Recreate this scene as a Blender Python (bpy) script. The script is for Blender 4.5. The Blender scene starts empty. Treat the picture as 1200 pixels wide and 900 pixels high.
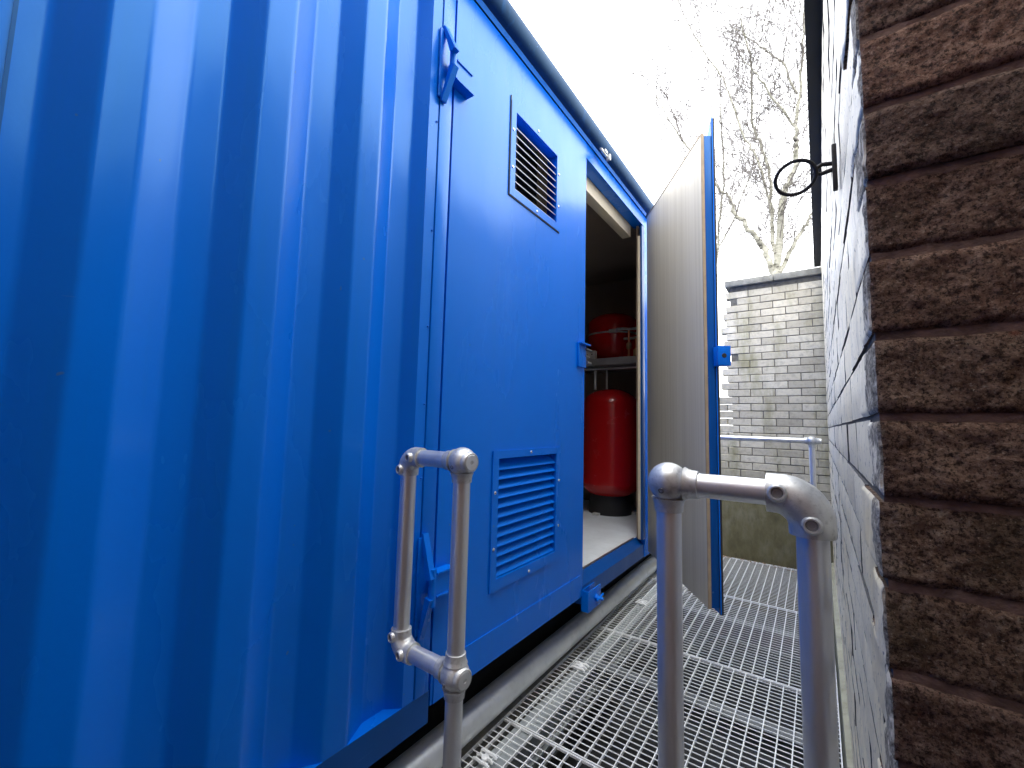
import bpy, bmesh, math, random
from mathutils import Vector, Matrix, noise
random.seed(7)
R = math.radians
scene = bpy.context.scene
COL = scene.collection

# ------------------------------------------------------------------ camera
cd = bpy.data.cameras.new('camera')
cam = bpy.data.objects.new('camera', cd)
COL.objects.link(cam)
cd.sensor_width = 36.0
cd.lens = 495.0 / 1200.0 * 36.0
cd.clip_start = 0.02
cd.clip_end = 2000.0
cam.matrix_world = Matrix(((0.815, 0.032, 0.578, 0), (0.578, -0.088, -0.811, 0), (0.025, 0.996, -0.09, 0), (0, 0, 0, 1)))
_m = cam.matrix_world.to_3x3()
_q = _m.to_quaternion().normalized()
cam.matrix_world = _q.to_matrix().to_4x4()
scene.camera = cam

# ------------------------------------------------------------------ world, sun, exposure
SUN_EL, SUN_ROT = R(62), R(150)
world = bpy.data.worlds.new('World')
scene.world = world
world.use_nodes = True
wn = world.node_tree
wn.nodes.clear()
wo = wn.nodes.new('ShaderNodeOutputWorld')
bg = wn.nodes.new('ShaderNodeBackground')
sky = wn.nodes.new('ShaderNodeTexSky')
sky.sky_type = 'NISHITA'
sky.sun_disc = False
sky.sun_elevation = SUN_EL
sky.sun_rotation = SUN_ROT
sky.dust_density = 4.0
hs = wn.nodes.new('ShaderNodeHueSaturation')
hs.inputs['Saturation'].default_value = 0.12
ov = wn.nodes.new('ShaderNodeMixRGB')          # an even overcast cloud layer over the clear sky
ov.inputs['Fac'].default_value = 0.85
ov.inputs['Color2'].default_value = (9.6, 9.8, 10.2, 1)
wn.links.new(sky.outputs[0], hs.inputs['Color'])
wn.links.new(hs.outputs[0], ov.inputs['Color1'])
wn.links.new(ov.outputs[0], bg.inputs['Color'])
bg.inputs['Strength'].default_value = 0.14
wn.links.new(bg.outputs[0], wo.inputs[0])

sl = bpy.data.lights.new('sun', 'SUN')
sl.energy = 0.7
sl.angle = R(40)
sl.color = (1.0, 0.97, 0.93)
so = bpy.data.objects.new('sun', sl)
COL.objects.link(so)
_sd = Vector((math.cos(SUN_EL) * math.sin(SUN_ROT), math.cos(SUN_EL) * math.cos(SUN_ROT), math.sin(SUN_EL)))
so.rotation_euler = _sd.to_track_quat('Z', 'Y').to_euler()

vs = scene.view_settings
vs.view_transform = 'Standard'
vs.look = 'None'
vs.exposure = 2.2
vs.gamma = 1.0
vs.use_curve_mapping = False
scene.cycles.max_bounces = 10
scene.cycles.diffuse_bounces = 6
scene.cycles.use_denoising = True

# ------------------------------------------------------------------ materials
def new_mat(name):
    m = bpy.data.materials.new(name)
    m.use_nodes = True
    n = m.node_tree
    return m, n, n.nodes['Principled BSDF']

def nd(n, typ, **kw):
    x = n.nodes.new(typ)
    for k, v in kw.items():
        if k in ('operation', 'blend_type', 'data_type', 'feature', 'noise_dimensions'):
            setattr(x, k, v)
        else:
            x.inputs[k].default_value = v
    return x

def pos(n, scale=(1, 1, 1)):
    g = n.nodes.new('ShaderNodeNewGeometry')
    mp = n.nodes.new('ShaderNodeMapping')
    mp.inputs['Scale'].default_value = scale
    n.links.new(g.outputs['Position'], mp.inputs['Vector'])
    return mp.outputs[0]

def noise_n(n, vec, scale, detail=4, rough=0.55):
    t = n.nodes.new('ShaderNodeTexNoise')
    t.inputs['Scale'].default_value = scale
    t.inputs['Detail'].default_value = detail
    t.inputs['Roughness'].default_value = rough
    n.links.new(vec, t.inputs['Vector'])
    return t.outputs[0]

def ramp(n, fac, stops):
    r = n.nodes.new('ShaderNodeValToRGB')
    el = r.color_ramp.elements
    while len(el) < len(stops):
        el.new(0.5)
    for e, (p, c) in zip(el, stops):
        e.position = p
        e.color = (c[0], c[1], c[2], 1) if not isinstance(c, (int, float)) else (c, c, c, 1)
    n.links.new(fac, r.inputs[0])
    return r.outputs[0]

def mix(n, fac, a, b, blend='MIX'):
    x = n.nodes.new('ShaderNodeMixRGB')
    x.blend_type = blend
    for i, v in (('Fac', fac), ('Color1', a), ('Color2', b)):
        if hasattr(v, 'is_linked'):
            n.links.new(v, x.inputs[i])
        elif isinstance(v, (int, float)):
            x.inputs[i].default_value = v if i == 'Fac' else (v, v, v, 1)
        else:
            x.inputs[i].default_value = (v[0], v[1], v[2], 1)
    return x.outputs[0]

def bump(n, b, h, strength, dist, prev=None):
    x = n.nodes.new('ShaderNodeBump')
    x.inputs['Strength'].default_value = strength
    x.inputs['Distance'].default_value = dist
    n.links.new(h, x.inputs['Height'])
    if prev is not None:
        n.links.new(prev, x.inputs['Normal'])
    if b is not None:
        n.links.new(x.outputs[0], b.inputs['Normal'])
    return x.outputs[0]

MAT = {}

def paint_blue(name, base, rough, coat=0.6, dirt=0.25):
    m, n, b = new_mat(name)
    p = pos(n)
    big = noise_n(n, pos(n, (1.0, 1.0, 0.35)), 3.0, 5)
    stre = noise_n(n, pos(n, (14, 14, 0.7)), 2.0, 4)
    fine = noise_n(n, p, 160, 2)
    c = mix(n, ramp(n, big, [(0.35, 0.0), (0.7, 0.5)]), base, [x * 0.88 for x in base])
    c = mix(n, ramp(n, stre, [(0.55, 0.0), (0.8, dirt)]), c, (0.006, 0.14, 0.50))
    specks = ramp(n, noise_n(n, p, 42, 1), [(0.79, 0.0), (0.81, 0.7)])
    c = mix(n, specks, c, (0.06, 0.16, 0.40))
    # worn spots: a few rust freckles and thin pale scratches
    rust = ramp(n, noise_n(n, p, 23, 3, 0.7), [(0.79, 0.0), (0.80, 0.8)])
    c = mix(n, rust, c, (0.06, 0.028, 0.014))
    scr = ramp(n, noise_n(n, pos(n, (3, 3, 60)), 3.2, 2), [(0.765, 0.0), (0.78, 0.16)])
    c = mix(n, scr, c, (0.10, 0.22, 0.55))
    n.links.new(c, b.inputs['Base Color'])
    rr = ramp(n, big, [(0.3, rough - 0.05), (0.7, rough + 0.08)])
    n.links.new(rr, b.inputs['Roughness'])
    b.inputs['IOR'].default_value = 1.46
    b.inputs['Specular Tint'].default_value = (0.38, 0.86, 1.0, 1)
    b.inputs['Coat Weight'].default_value = coat
    b.inputs['Coat Roughness'].default_value = 0.16
    b.inputs['Coat IOR'].default_value = 1.7
    h = bump(n, None, noise_n(n, pos(n, (1, 1, .5)), 7, 2), 0.14, 0.012)
    h = bump(n, b, fine, 0.05, 0.002, h)
    n.links.new(h, b.inputs['Coat Normal'])
    MAT[name] = m

paint_blue('blue_paint', (0.0002, 0.143, 0.70), 0.24, 0.0)
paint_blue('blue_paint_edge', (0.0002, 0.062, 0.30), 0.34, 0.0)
paint_blue('shaded_rail_blue', (0.003, 0.026, 0.10), 0.65, 0.0)  # blue darkened: shade on the roof rail's underside put into the colour

def simple(name, base, rough, metal=0.0, var=0.15, nscale=8, bumps=((60, 0.15, 0.002),), spec=0.5, stretch=(1, 1, 1), dirt=None):
    m, n, b = new_mat(name)
    p = pos(n, stretch)
    f = noise_n(n, p, nscale, 6)
    c = mix(n, ramp(n, f, [(0.3, 0.0), (0.7, 1.0)]), [x * (1 - var) for x in base], [min(1, x * (1 + var)) for x in base])
    if dirt:
        c = mix(n, ramp(n, noise_n(n, p, nscale * 2.7, 6, 0.65), [(0.52, 0.0), (0.72, 0.8)]), c, dirt)
    n.links.new(c, b.inputs['Base Color'])
    n.links.new(ramp(n, f, [(0.3, max(0.02, rough - 0.07)), (0.7, min(1, rough + 0.07))]), b.inputs['Roughness'])
    b.inputs['Metallic'].default_value = metal
    b.inputs['Specular IOR Level'].default_value = spec
    prev = None
    for s, st, d in bumps:
        prev = bump(n, None, noise_n(n, p, s, 4), st, d, prev)
    if prev is not None:
        n.links.new(prev, b.inputs['Normal'])
    MAT[name] = m

simple('galv_tube', (0.74, 0.745, 0.75), 0.36, 0.78, 0.06, 22, ((90, 0.05, 0.001),), stretch=(1, 1, 0.12), dirt=(0.64, 0.64, 0.63))
simple('galv_cast', (0.62, 0.63, 0.62), 0.44, 0.65, 0.16, 45, ((120, 0.22, 0.001), (25, 0.1, 0.002)), dirt=(0.36, 0.37, 0.36))
simple('galv_bar', (0.90, 0.92, 0.92), 0.42, 0.1, 0.06, 20, ((80, 0.1, 0.001),), dirt=(0.72, 0.74, 0.74))
simple('galv_pipe', (0.70, 0.72, 0.715), 0.36, 0.6, 0.08, 10, ((60, 0.15, 0.002),), dirt=(0.56, 0.58, 0.57))
simple('galv_beam', (0.36, 0.39, 0.395), 0.5, 0.3, 0.2, 9, dirt=(0.24, 0.26, 0.26))
simple('dark_beam', (0.15, 0.165, 0.17), 0.6, 0.2, 0.25, 9, dirt=(0.09, 0.10, 0.10))  # darker grey for the beams that cross the walkway
simple('dark_steel', (0.24, 0.24, 0.245), 0.4, 0.8, 0.2, 30)
simple('screw_bright', (0.75, 0.76, 0.78), 0.25, 0.9, 0.05, 50)
simple('black_iron', (0.016, 0.015, 0.015), 0.55, 0.4, 0.4, 60, ((120, 0.5, 0.002),), dirt=(0.035, 0.022, 0.016))
simple('black_rubber', (0.012, 0.012, 0.014), 0.6, 0, 0.2, 20)
simple('black_felt', (0.011, 0.013, 0.016), 0.8, 0, 0.3, 12, ((200, 0.3, 0.002),))
simple('slat_edge', (0.26, 0.28, 0.29), 0.4, 0.4, 0.06, 20)
simple('red_enamel', (0.42, 0.006, 0.008), 0.22, 0, 0.05, 6, ((30, 0.03, 0.001),))
simple('cream_trim', (0.72, 0.64, 0.48), 0.5, 0, 0.05, 10, stretch=(6, 0.4, 6))
simple('tan_edge', (0.34, 0.26, 0.17), 0.6, 0, 0.15, 20)
simple('grey_floor', (0.66, 0.70, 0.74), 0.5, 0, 0.08, 6, dirt=(0.58, 0.62, 0.65))
simple('inner_board', (0.24, 0.19, 0.145), 0.6, 0, 0.12, 5, stretch=(1, 1, 0.2))
simple('galv_shelf', (0.45, 0.46, 0.47), 0.4, 0.6, 0.1, 12)
simple('white_box', (0.62, 0.62, 0.60), 0.5, 0, 0.05, 10)
simple('copper', (0.55, 0.27, 0.17), 0.35, 0.9, 0.15, 20)
simple('brass', (0.62, 0.5, 0.28), 0.35, 0.9, 0.15, 20)
simple('mortar_dark', (0.18, 0.115, 0.085), 0.95, 0, 0.5, 40, ((150, 0.6, 0.004), (40, 0.6, 0.006)))
simple('mortar_painted', (0.06, 0.06, 0.064), 0.85, 0, 0.5, 30, ((120, 0.5, 0.003),), dirt=(0.025, 0.025, 0.027))
simple('mortar_grey', (0.12, 0.115, 0.10), 0.95, 0, 0.35, 30, ((120, 0.5, 0.003),))
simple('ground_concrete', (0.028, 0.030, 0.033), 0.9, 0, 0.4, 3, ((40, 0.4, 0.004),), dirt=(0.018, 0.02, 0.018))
simple('kerb_concrete', (0.26, 0.26, 0.24), 0.85, 0, 0.3, 18, ((90, 0.4, 0.003),), dirt=(0.15, 0.15, 0.13))
simple('coping_concrete', (0.19, 0.19, 0.17), 0.85, 0, 0.3, 20, ((80, 0.4, 0.004),), dirt=(0.13, 0.13, 0.11))
simple('gravel_stone', (0.16, 0.12, 0.09), 0.9, 0, 0.5, 40)
simple('roof_felt', (0.06, 0.06, 0.06), 0.9, 0, 0.3, 5)
simple('wall_skirting', (0.34, 0.335, 0.25), 0.8, 0, 0.25, 9, ((60, 0.4, 0.003),), stretch=(1, 1, 0.3), dirt=(0.2, 0.21, 0.13))
simple('fallen_leaf', (0.26, 0.17, 0.09), 0.8, 0, 0.4, 30)

# plywood lining of the open door: pale veneer with long vertical grain
def plywood():
    m, n, b = new_mat('plywood')
    g1 = noise_n(n, pos(n, (26, 26, 0.35)), 1.6, 8, 0.6)
    g2 = noise_n(n, pos(n, (5, 5, 0.22)), 1.6, 5, 0.6)
    g3 = noise_n(n, pos(n, (1, 1, 1)), 1.7, 4)
    c = ramp(n, g1, [(0.30, (0.54, 0.49, 0.385)), (0.52, (0.62, 0.575, 0.465)), (0.75, (0.66, 0.62, 0.51))])
    c = mix(n, ramp(n, g2, [(0.42, 0.0), (0.68, 0.4)]), c, (0.47, 0.425, 0.33))
    c = mix(n, ramp(n, g3, [(0.5, 0.0), (0.8, 0.35)]), c, (0.68, 0.645, 0.55))
    n.links.new(c, b.inputs['Base Color'])
    b.inputs['Roughness'].default_value = 0.55
    bump(n, b, g1, 0.06, 0.001)
    MAT['plywood'] = m
plywood()

# dark weathered rock faced brick
def rough_brick(name, cols, dark=1.0):
    m, n, b = new_mat(name)
    p = pos(n)
    oi = n.nodes.new('ShaderNodeObjectInfo')
    a = noise_n(n, p, 24, 8, 0.7)
    f = noise_n(n, p, 130, 7, 0.75)
    s = noise_n(n, p, 9, 3)
    c = ramp(n, a, [(0.34, cols[0]), (0.50, cols[1]), (0.66, cols[2])])
    c = mix(n, ramp(n, f, [(0.41, 0.92), (0.49, 0.0)]), c, [x * 0.35 for x in cols[0]])
    c = mix(n, ramp(n, f, [(0.56, 0.0), (0.66, 0.8)]), c, (0.36, 0.28, 0.22))
    c = mix(n, ramp(n, s, [(0.52, 0.0), (0.66, 0.45)]), c, (0.080, 0.056, 0.026))
    c = mix(n, ramp(n, noise_n(n, pos(n, (1, 1, 1.6)), 14, 3), [(0.68, 0.0), (0.74, 0.75)]), c, (0.17, 0.030, 0.012))
    v = ramp(n, oi.outputs['Random'], [(0.0, (0.70, 0.70, 0.70)), (0.35, (1.0, 0.93, 0.86)), (0.6, (0.95, 1.0, 0.92)), (1.0, (1.5, 1.36, 1.25))])
    f2 = noise_n(n, p, 320, 3, 0.7)
    c = mix(n, ramp(n, f2, [(0.38, 0.8), (0.47, 0.0)]), c, (0.012, 0.007, 0.005))
    c = mix(n, ramp(n, f2, [(0.62, 0.0), (0.70, 0.8)]), c, (0.46, 0.38, 0.31))
    c = mix(n, 1.0, c, v, 'MULTIPLY')
    n.links.new(c, b.inputs['Base Color'])
    b.inputs['Roughness'].default_value = 0.75
    b.inputs['Specular IOR Level'].default_value = 0.2
    vor = n.nodes.new('ShaderNodeTexVoronoi')
    vor.inputs['Scale'].default_value = 110
    n.links.new(p, vor.inputs['Vector'])
    h = bump(n, None, vor.outputs['Distance'], 0.7, 0.006)
    h = bump(n, None, noise_n(n, p, 170, 6, 0.75), 0.9, 0.0055, h)
    bump(n, b, f, 0.8, 0.004, h)
    MAT[name] = m
rough_brick('rough_brick', ((0.125, 0.064, 0.042), (0.235, 0.142, 0.102), (0.35, 0.24, 0.178)))

# white painted brick: paint worn off at the corner, chipped and grimy
def painted_brick():
    m, n, b = new_mat('painted_brick')
    g = n.nodes.new('ShaderNodeNewGeometry')
    oi = n.nodes.new('ShaderNodeObjectInfo')
    p = pos(n)
    sep = n.nodes.new('ShaderNodeSeparateXYZ')
    n.links.new(g.outputs['Position'], sep.inputs[0])
    grime = noise_n(n, pos(n, (1, 1, 0.4)), 16, 6, 0.65)
    chips = noise_n(n, p, 85, 4, 0.6)
    c = ramp(n, oi.outputs['Random'], [(0.0, (0.66, 0.585, 0.43)), (0.45, (0.84, 0.765, 0.58)), (0.72, (0.80, 0.70, 0.49)), (1.0, (0.88, 0.81, 0.63))])
    c = mix(n, ramp(n, grime, [(0.50, 0.0), (0.78, 0.6)]), c, (0.34, 0.33, 0.31))
    bare = ramp(n, noise_n(n, p, 150, 5, 0.7), [(0.40, (0.05, 0.045, 0.045)), (0.60, (0.30, 0.28, 0.265))])
    c = mix(n, ramp(n, chips, [(0.62, 0.0), (0.66, 1.0)]), c, bare)
    strk = noise_n(n, pos(n, (30, 30, 1.6)), 1.5, 5, 0.65)
    c = mix(n, ramp(n, strk, [(0.52, 0.0), (0.72, 0.55)]), c, (0.24, 0.215, 0.17))
    n.links.new(c, b.inputs['Base Color'])
    b.inputs['Roughness'].default_value = 0.40
    h = bump(n, None, grime, 0.25, 0.003)
    bump(n, b, chips, 0.35, 0.002, h)
    MAT['painted_brick'] = m
    # the bare, broken skin at the corner
    m2, n, b = new_mat('worn_corner')
    p = pos(n)
    f = noise_n(n, p, 140, 6, 0.72)
    w = noise_n(n, p, 26, 3, 0.6)
    c = ramp(n, f, [(0.36, (0.040, 0.033, 0.028)), (0.50, (0.24, 0.215, 0.175)), (0.66, (0.56, 0.51, 0.41))])
    c = mix(n, ramp(n, w, [(0.52, 0.0), (0.60, 1.0)]), c, (0.70, 0.64, 0.52))
    n.links.new(c, b.inputs['Base Color'])
    b.inputs['Roughness'].default_value = 0.85
    bump(n, b, f, 0.8, 0.004)
    MAT['worn_corner'] = m2
painted_brick()

# pale bricks of the end wall, green algae stains
def pale_brick():
    m, n, b = new_mat('pale_brick')
    p = pos(n)
    oi = n.nodes.new('ShaderNodeObjectInfo')
    a = noise_n(n, p, 30, 6, 0.65)
    c = ramp(n, oi.outputs['Random'], [(0.0, (0.40, 0.37, 0.29)), (0.5, (0.54, 0.50, 0.395)), (1.0, (0.63, 0.59, 0.48))])
    c = mix(n, ramp(n, a, [(0.45, 0.0), (0.75, 0.55)]), c, (0.21, 0.195, 0.165))
    al = noise_n(n, pos(n, (1.6, 1, 0.45)), 3.1, 6, 0.6)
    c = mix(n, ramp(n, al, [(0.50, 0.0), (0.68, 0.75)]), c, (0.20, 0.19, 0.075))
    n.links.new(c, b.inputs['Base Color'])
    b.inputs['Roughness'].default_value = 0.85
    bump(n, b, noise_n(n, p, 90, 5), 0.4, 0.003)
    MAT['pale_brick'] = m
    m, n, b = new_mat('mossy_concrete')
    a = noise_n(n, pos(n, (1, 1, 0.5)), 6, 7, 0.65)
    f = noise_n(n, pos(n, (1, 1, .35)), 26, 6, 0.7)
    c = ramp(n, a, [(0.3, (0.075, 0.068, 0.032)), (0.5, (0.135, 0.122, 0.062)), (0.72, (0.20, 0.185, 0.125))])
    c = mix(n, ramp(n, f, [(0.5, 0.0), (0.75, 0.6)]), c, (0.06, 0.058, 0.03))
    n.links.new(c, b.inputs['Base Color'])
    b.inputs['Roughness'].default_value = 0.9
    bump(n, b, f, 0.4, 0.004)
    MAT['mossy_concrete'] = m
pale_brick()

# birch bark
def bark():
    m, n, b = new_mat('birch_bark')
    a = noise_n(n, pos(n, (1, 1, 3.5)), 6, 6, 0.7)
    s = noise_n(n, pos(n), 2.5, 4)
    c = ramp(n, a, [(0.36, (0.035, 0.03, 0.022)), (0.47, (0.27, 0.26, 0.205)), (0.7, (0.36, 0.35, 0.30))])
    c = mix(n, ramp(n, s, [(0.5, 0.0), (0.72, 0.55)]), c, (0.11, 0.11, 0.06))
    n.links.new(c, b.inputs['Base Color'])
    b.inputs['Roughness'].default_value = 0.8
    bump(n, b, a, 0.4, 0.01)
    MAT['birch_bark'] = m
bark()
simple('twig_bark', (0.13, 0.115, 0.105), 0.8, 0, 0.3, 5)

# ------------------------------------------------------------------ mesh helpers
class MB:
    """collects shapes; build() links them as one mesh object"""
    def __init__(s):
        s.v, s.f, s.mi = [], [], []
    def add(s, vs, fs, mi=0):
        o = len(s.v)
        s.v += [tuple(x) for x in vs]
        s.f += [tuple(i + o for i in f) for f in fs]
        s.mi += [mi] * len(fs)
        return s
    def box(s, x0, x1, y0, y1, z0, z1, mi=0, bev=0.0, mat4=None):
        bm = bmesh.new()
        bmesh.ops.create_cube(bm, size=1)
        for v in bm.verts:
            v.co = Vector(((x0 + x1) / 2 + v.co.x * (x1 - x0), (y0 + y1) / 2 + v.co.y * (y1 - y0), (z0 + z1) / 2 + v.co.z * (z1 - z0)))
        if bev:
            bmesh.ops.bevel(bm, geom=bm.edges[:], offset=bev, segments=2, profile=0.6, affect='EDGES')
        s.addbm(bm, mi, mat4)
        return s
    def addbm(s, bm, mi=0, mat4=None):
        bm.verts.ensure_lookup_table()
        bm.verts.index_update()
        vs = [(mat4 @ v.co) if mat4 else v.co.copy() for v in bm.verts]
        s.add(vs, [[v.index for v in f.verts] for f in bm.faces], mi)
        bm.free()
        return s
    def prism(s, poly, axis, a, b, mi=0):
        """poly: 2D points; axis 'x','y','z' is the extrusion axis (a..b)"""
        def P(u, v, w):
            return {'x': (w, u, v), 'y': (u, w, v), 'z': (u, v, w)}[axis]
        n = len(poly)
        vs = [P(u, v, a) for u, v in poly] + [P(u, v, b) for u, v in poly]
        fs = [[i, (i + 1) % n, n + (i + 1) % n, n + i] for i in range(n)]
        fs += [list(range(n))[::-1], list(range(n, 2 * n))]
        return s.add(vs, fs, mi)
    def sweep(s, pts, radii, n=16, mi=0, caps=True, up=None):
        pts = [Vector(p) for p in pts]
        if not hasattr(radii, '__len__'):
            radii = [radii] * len(pts)
        rings = []
        t0 = (pts[1] - pts[0]).normalized()
        ref = Vector((0, 0, 1)) if abs(t0.z) < 0.9 else Vector((1, 0, 0))
        u = t0.cross(ref).normalized()
        vs, fs = [], []
        for i, p in enumerate(pts):
            if i == 0:
                t = t0
            elif i == len(pts) - 1:
                t = (pts[i] - pts[i - 1]).normalized()
            else:
                d = (pts[i + 1] - pts[i - 1])
                t = d.normalized() if d.length > 1e-9 else t
            u = (u - t * u.dot(t))
            u = u.normalized() if u.length > 1e-9 else t.orthogonal().normalized()
            w = t.cross(u)
            for k in range(n):
                a = 2 * math.pi * k / n
                vs.append(p + (u * math.cos(a) + w * math.sin(a)) * radii[i])
        m = len(pts)
        for i in range(m - 1):
            for k in range(n):
                fs.append((i * n + k, i * n + (k + 1) % n, (i + 1) * n + (k + 1) % n, (i + 1) * n + k))
        if caps:
            fs.append(tuple(range(n))[::-1])
            fs.append(tuple((m - 1) * n + k for k in range(n)))
        return s.add(vs, fs, mi)
    def tube(s, a, b, r, n=16, mi=0, r2=None):
        return s.sweep([a, b], [r, r if r2 is None else r2], n, mi)
    def lathe(s, base, axis, prof, n=24, mi=0):
        """prof: (distance along axis, radius)"""
        base, axis = Vector(base), Vector(axis).normalized()
        u = axis.orthogonal().normalized()
        w = axis.cross(u)
        vs, fs = [], []
        for h, r in prof:
            for k in range(n):
                a = 2 * math.pi * k / n
                vs.append(base + axis * h + (u * math.cos(a) + w * math.sin(a)) * r)
        for i in range(len(prof) - 1):
            for k in range(n):
                fs.append((i * n + k, i * n + (k + 1) % n, (i + 1) * n + (k + 1) % n, (i + 1) * n + k))
        fs.append(tuple(range(n))[::-1])
        fs.append(tuple((len(prof) - 1) * n + k for k in range(n)))
        return s.add(vs, fs, mi)
    def sphere(s, c, r, mi=0, n=20):
        bm = bmesh.new()
        bmesh.ops.create_uvsphere(bm, u_segments=n, v_segments=n // 2 + 2, radius=r)
        return s.addbm(bm, mi, Matrix.Translation(Vector(c)))
    def build(s, name, mats, parent=None, smooth=35, **props):
        me = bpy.data.meshes.new(name)
        me.from_pydata(s.v, [], s.f)
        if not isinstance(mats, (list, tuple)):
            mats = [mats]
        for m in mats:
            me.materials.append(MAT[m])
        if len(mats) > 1:
            me.polygons.foreach_set('material_index', s.mi)
        bm = bmesh.new()
        bm.from_mesh(me)
        bmesh.ops.recalc_face_normals(bm, faces=bm.faces[:])
        bm.to_mesh(me)
        bm.free()
        if smooth:
            me.polygons.foreach_set('use_smooth', [True] * len(me.polygons))
            me.set_sharp_from_angle(angle=R(smooth))
        me.update()
        o = bpy.data.objects.new(name, me)
        COL.objects.link(o)
        if parent is not None:
            attach(o, parent)
        for k, v in props.items():
            o[k] = v
        return o

def attach(o, p):
    o.parent = p
    loc = Vector((0, 0, 0))
    q = p
    while q is not None:
        loc += q.location
        q = q.parent
    o.matrix_parent_inverse = Matrix.Identity(4)
    o.location = o.location - loc

def thing(name, label, cat, loc=(0, 0, 0), group=None):
    o = bpy.data.objects.new(name, None)
    o.empty_display_size = 0.05
    COL.objects.link(o)
    o.location = loc
    o['label'] = label
    o['category'] = cat
    if group:
        o['group'] = group
    return o

def tag(o, label, cat, group=None):
    o['label'] = label
    o['category'] = cat
    if group:
        o['group'] = group
    return o

def inst(src, name, parent, loc, rot=None):
    """another object on the same mesh; loc in world space"""
    o = bpy.data.objects.new(name, src.data)
    COL.objects.link(o)
    o.location = loc
    if rot:
        o.rotation_euler = rot
    if parent is not None:
        attach(o, parent)
    return o

# ------------------------------------------------------------------ ground
GZ = -1.2          # top of the walkway grating
LOW = -1.62
g = MB()
N = 24
ext = [-400, -60, -12, -6, -4, -3] + [-2 + i * 0.5 for i in range(13)] + [5.5, 7, 12, 60, 400]
g.add([(x, y, LOW + 0.01 * noise.noise((x * 2, y * 2, 0))) for y in ext for x in ext],
      [(j * len(ext) + i, j * len(ext) + i + 1, (j + 1) * len(ext) + i + 1, (j + 1) * len(ext) + i)
       for j in range(len(ext) - 1) for i in range(len(ext) - 1)])
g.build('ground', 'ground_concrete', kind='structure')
# the low concrete kerb the pipe lies on, under the edge of the container
k = MB()
k.box(-1.75, -1.085, -2.0, 4.46, LOW - 0.05, GZ - 0.012, bev=0.006)
k.add([(-1.16, -2.0, GZ - .004), (-0.995, -2.0, GZ - .004), (-1.1405, 4.46, GZ - .004), (-1.19, 4.46, GZ - .004), (-1.16, -2.0, GZ - .08), (-0.995, -2.0, GZ - .08), (-1.1405, 4.46, GZ - .08), (-1.19, 4.46, GZ - .08)], [(0, 1, 2, 3), (1, 5, 6, 2), (0, 4, 5, 1), (3, 2, 6, 7)])
k.build('kerb', 'kerb_concrete', kind='structure')

# ------------------------------------------------------------------ shipping container
XO, XI = -1.0, -1.04
ZB, ZRAIL, ZT = -0.93, -0.836, 1.60
Y0, Y1 = -1.75, 4.35
box = thing('shipping_container', 'blue corrugated steel container with one door open beside the metal walkway', 'container', (-2.2, 1.3, ZB))

def profile():
    pts = []
    # period of about 0.26 m, measured from the photograph
    known = [(0.074, XI), (0.138, XO), (0.199, XO), (0.271, XI), (0.333, XI), (0.392, XO), (0.456, XO), (0.524, XI),
             (0.588, XI), (0.647, XO), (0.712, XO), (0.785, XI), (0.857, XI), (0.893, XO)]
    y = 0.074
    left = []
    per = 0.258
    base = [(0.074, XI), (0.138, XO), (0.199, XO), (0.271, XI)]
    for i in range(1, 8):
        left = [(a - per * i, x) for a, x in base] + left
    left = [p for p in left if p[0] > Y0 + 0.12]
    return [(Y0 + 0.1, left[0][1])] + left + known

pf = profile()
c = MB()
# each fold of the sheet gets a small radius
pl = []
for i, (y, x) in enumerate(pf):
    if 0 < i < len(pf) - 1:
        a, b2 = Vector(pf[i - 1]), Vector(pf[i + 1])
        p = Vector((y, x))
        r = 0.005
        pa = p + (a - p).normalized() * r
        pb = p + (b2 - p).normalized() * r
        pl += [p + (a - p).normalized() * r * 1.6, pa, (pa + pb + p * 2) / 4, pb, p + (b2 - p).normalized() * r * 1.6]
    else:
        pl.append(Vector((y, x)))
zs = [ZRAIL] + [ZRAIL + (ZT - ZRAIL) * i / 16 for i in range(1, 17)]
vs, fs = [], []
for z in zs:
    for p in pl:
        w = 0.0018 * noise.noise((p.x * 3, z * 2.2, 3.0)) if ZRAIL < z < ZT else 0
        vs.append((p.y + w, p.x, z))
n = len(pl)
for j in range(len(zs) - 1):
    for i in range(n - 1):
        fs.append((j * n + i, j * n + i + 1, (j + 1) * n + i + 1, (j + 1) * n + i))
c.add(vs, fs)
c.build('corrugated_wall', 'blue_paint', box, smooth=40)
s = MB()
s.box(-1.0435, -1.0375, 0.034, 0.039, ZRAIL, ZT)
s.build('seam', 'blue_paint_edge', box)
# bottom rail with the top flange that shows in each fold
s = MB()
s.prism([(XO, ZRAIL), (XO, ZB), (XO - 0.05, ZB), (XO - 0.05, ZB + 0.012), (XO - 0.012, ZB + 0.012), (XO - 0.012, ZRAIL - 0.006), (XO - 0.10, ZRAIL - 0.006), (XO - 0.10, ZRAIL)], 'y', Y0, 0.999)
s.mi[7] = 1  # top flange in the brighter blue: sky light put into its colour
s.mi[6] = 1
s2 = MB()
s2.box(-1.34, -1.20, Y0 + .1, Y1 - .1, GZ - .012, ZB - .001)
s2.build('gap_shade_block', 'black_rubber', box)  # added black block that stands in for the shade under the container
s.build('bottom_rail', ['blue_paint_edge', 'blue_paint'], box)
# sill under the doors, chamfered on top
s = MB()
s.prism([(-1.012, -0.845), (-1.012, -0.93), (-1.12, -0.93), (-1.12, -0.802), (-1.062, -0.802)], 'y', 2.078, 3.10)
s.prism([(-1.052, -0.80), (-1.052, -0.93), (-1.12, -0.93), (-1.12, -0.80)], 'y', 1.0, 2.077)
s.build('door_sill', 'blue_paint_edge', box)
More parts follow.
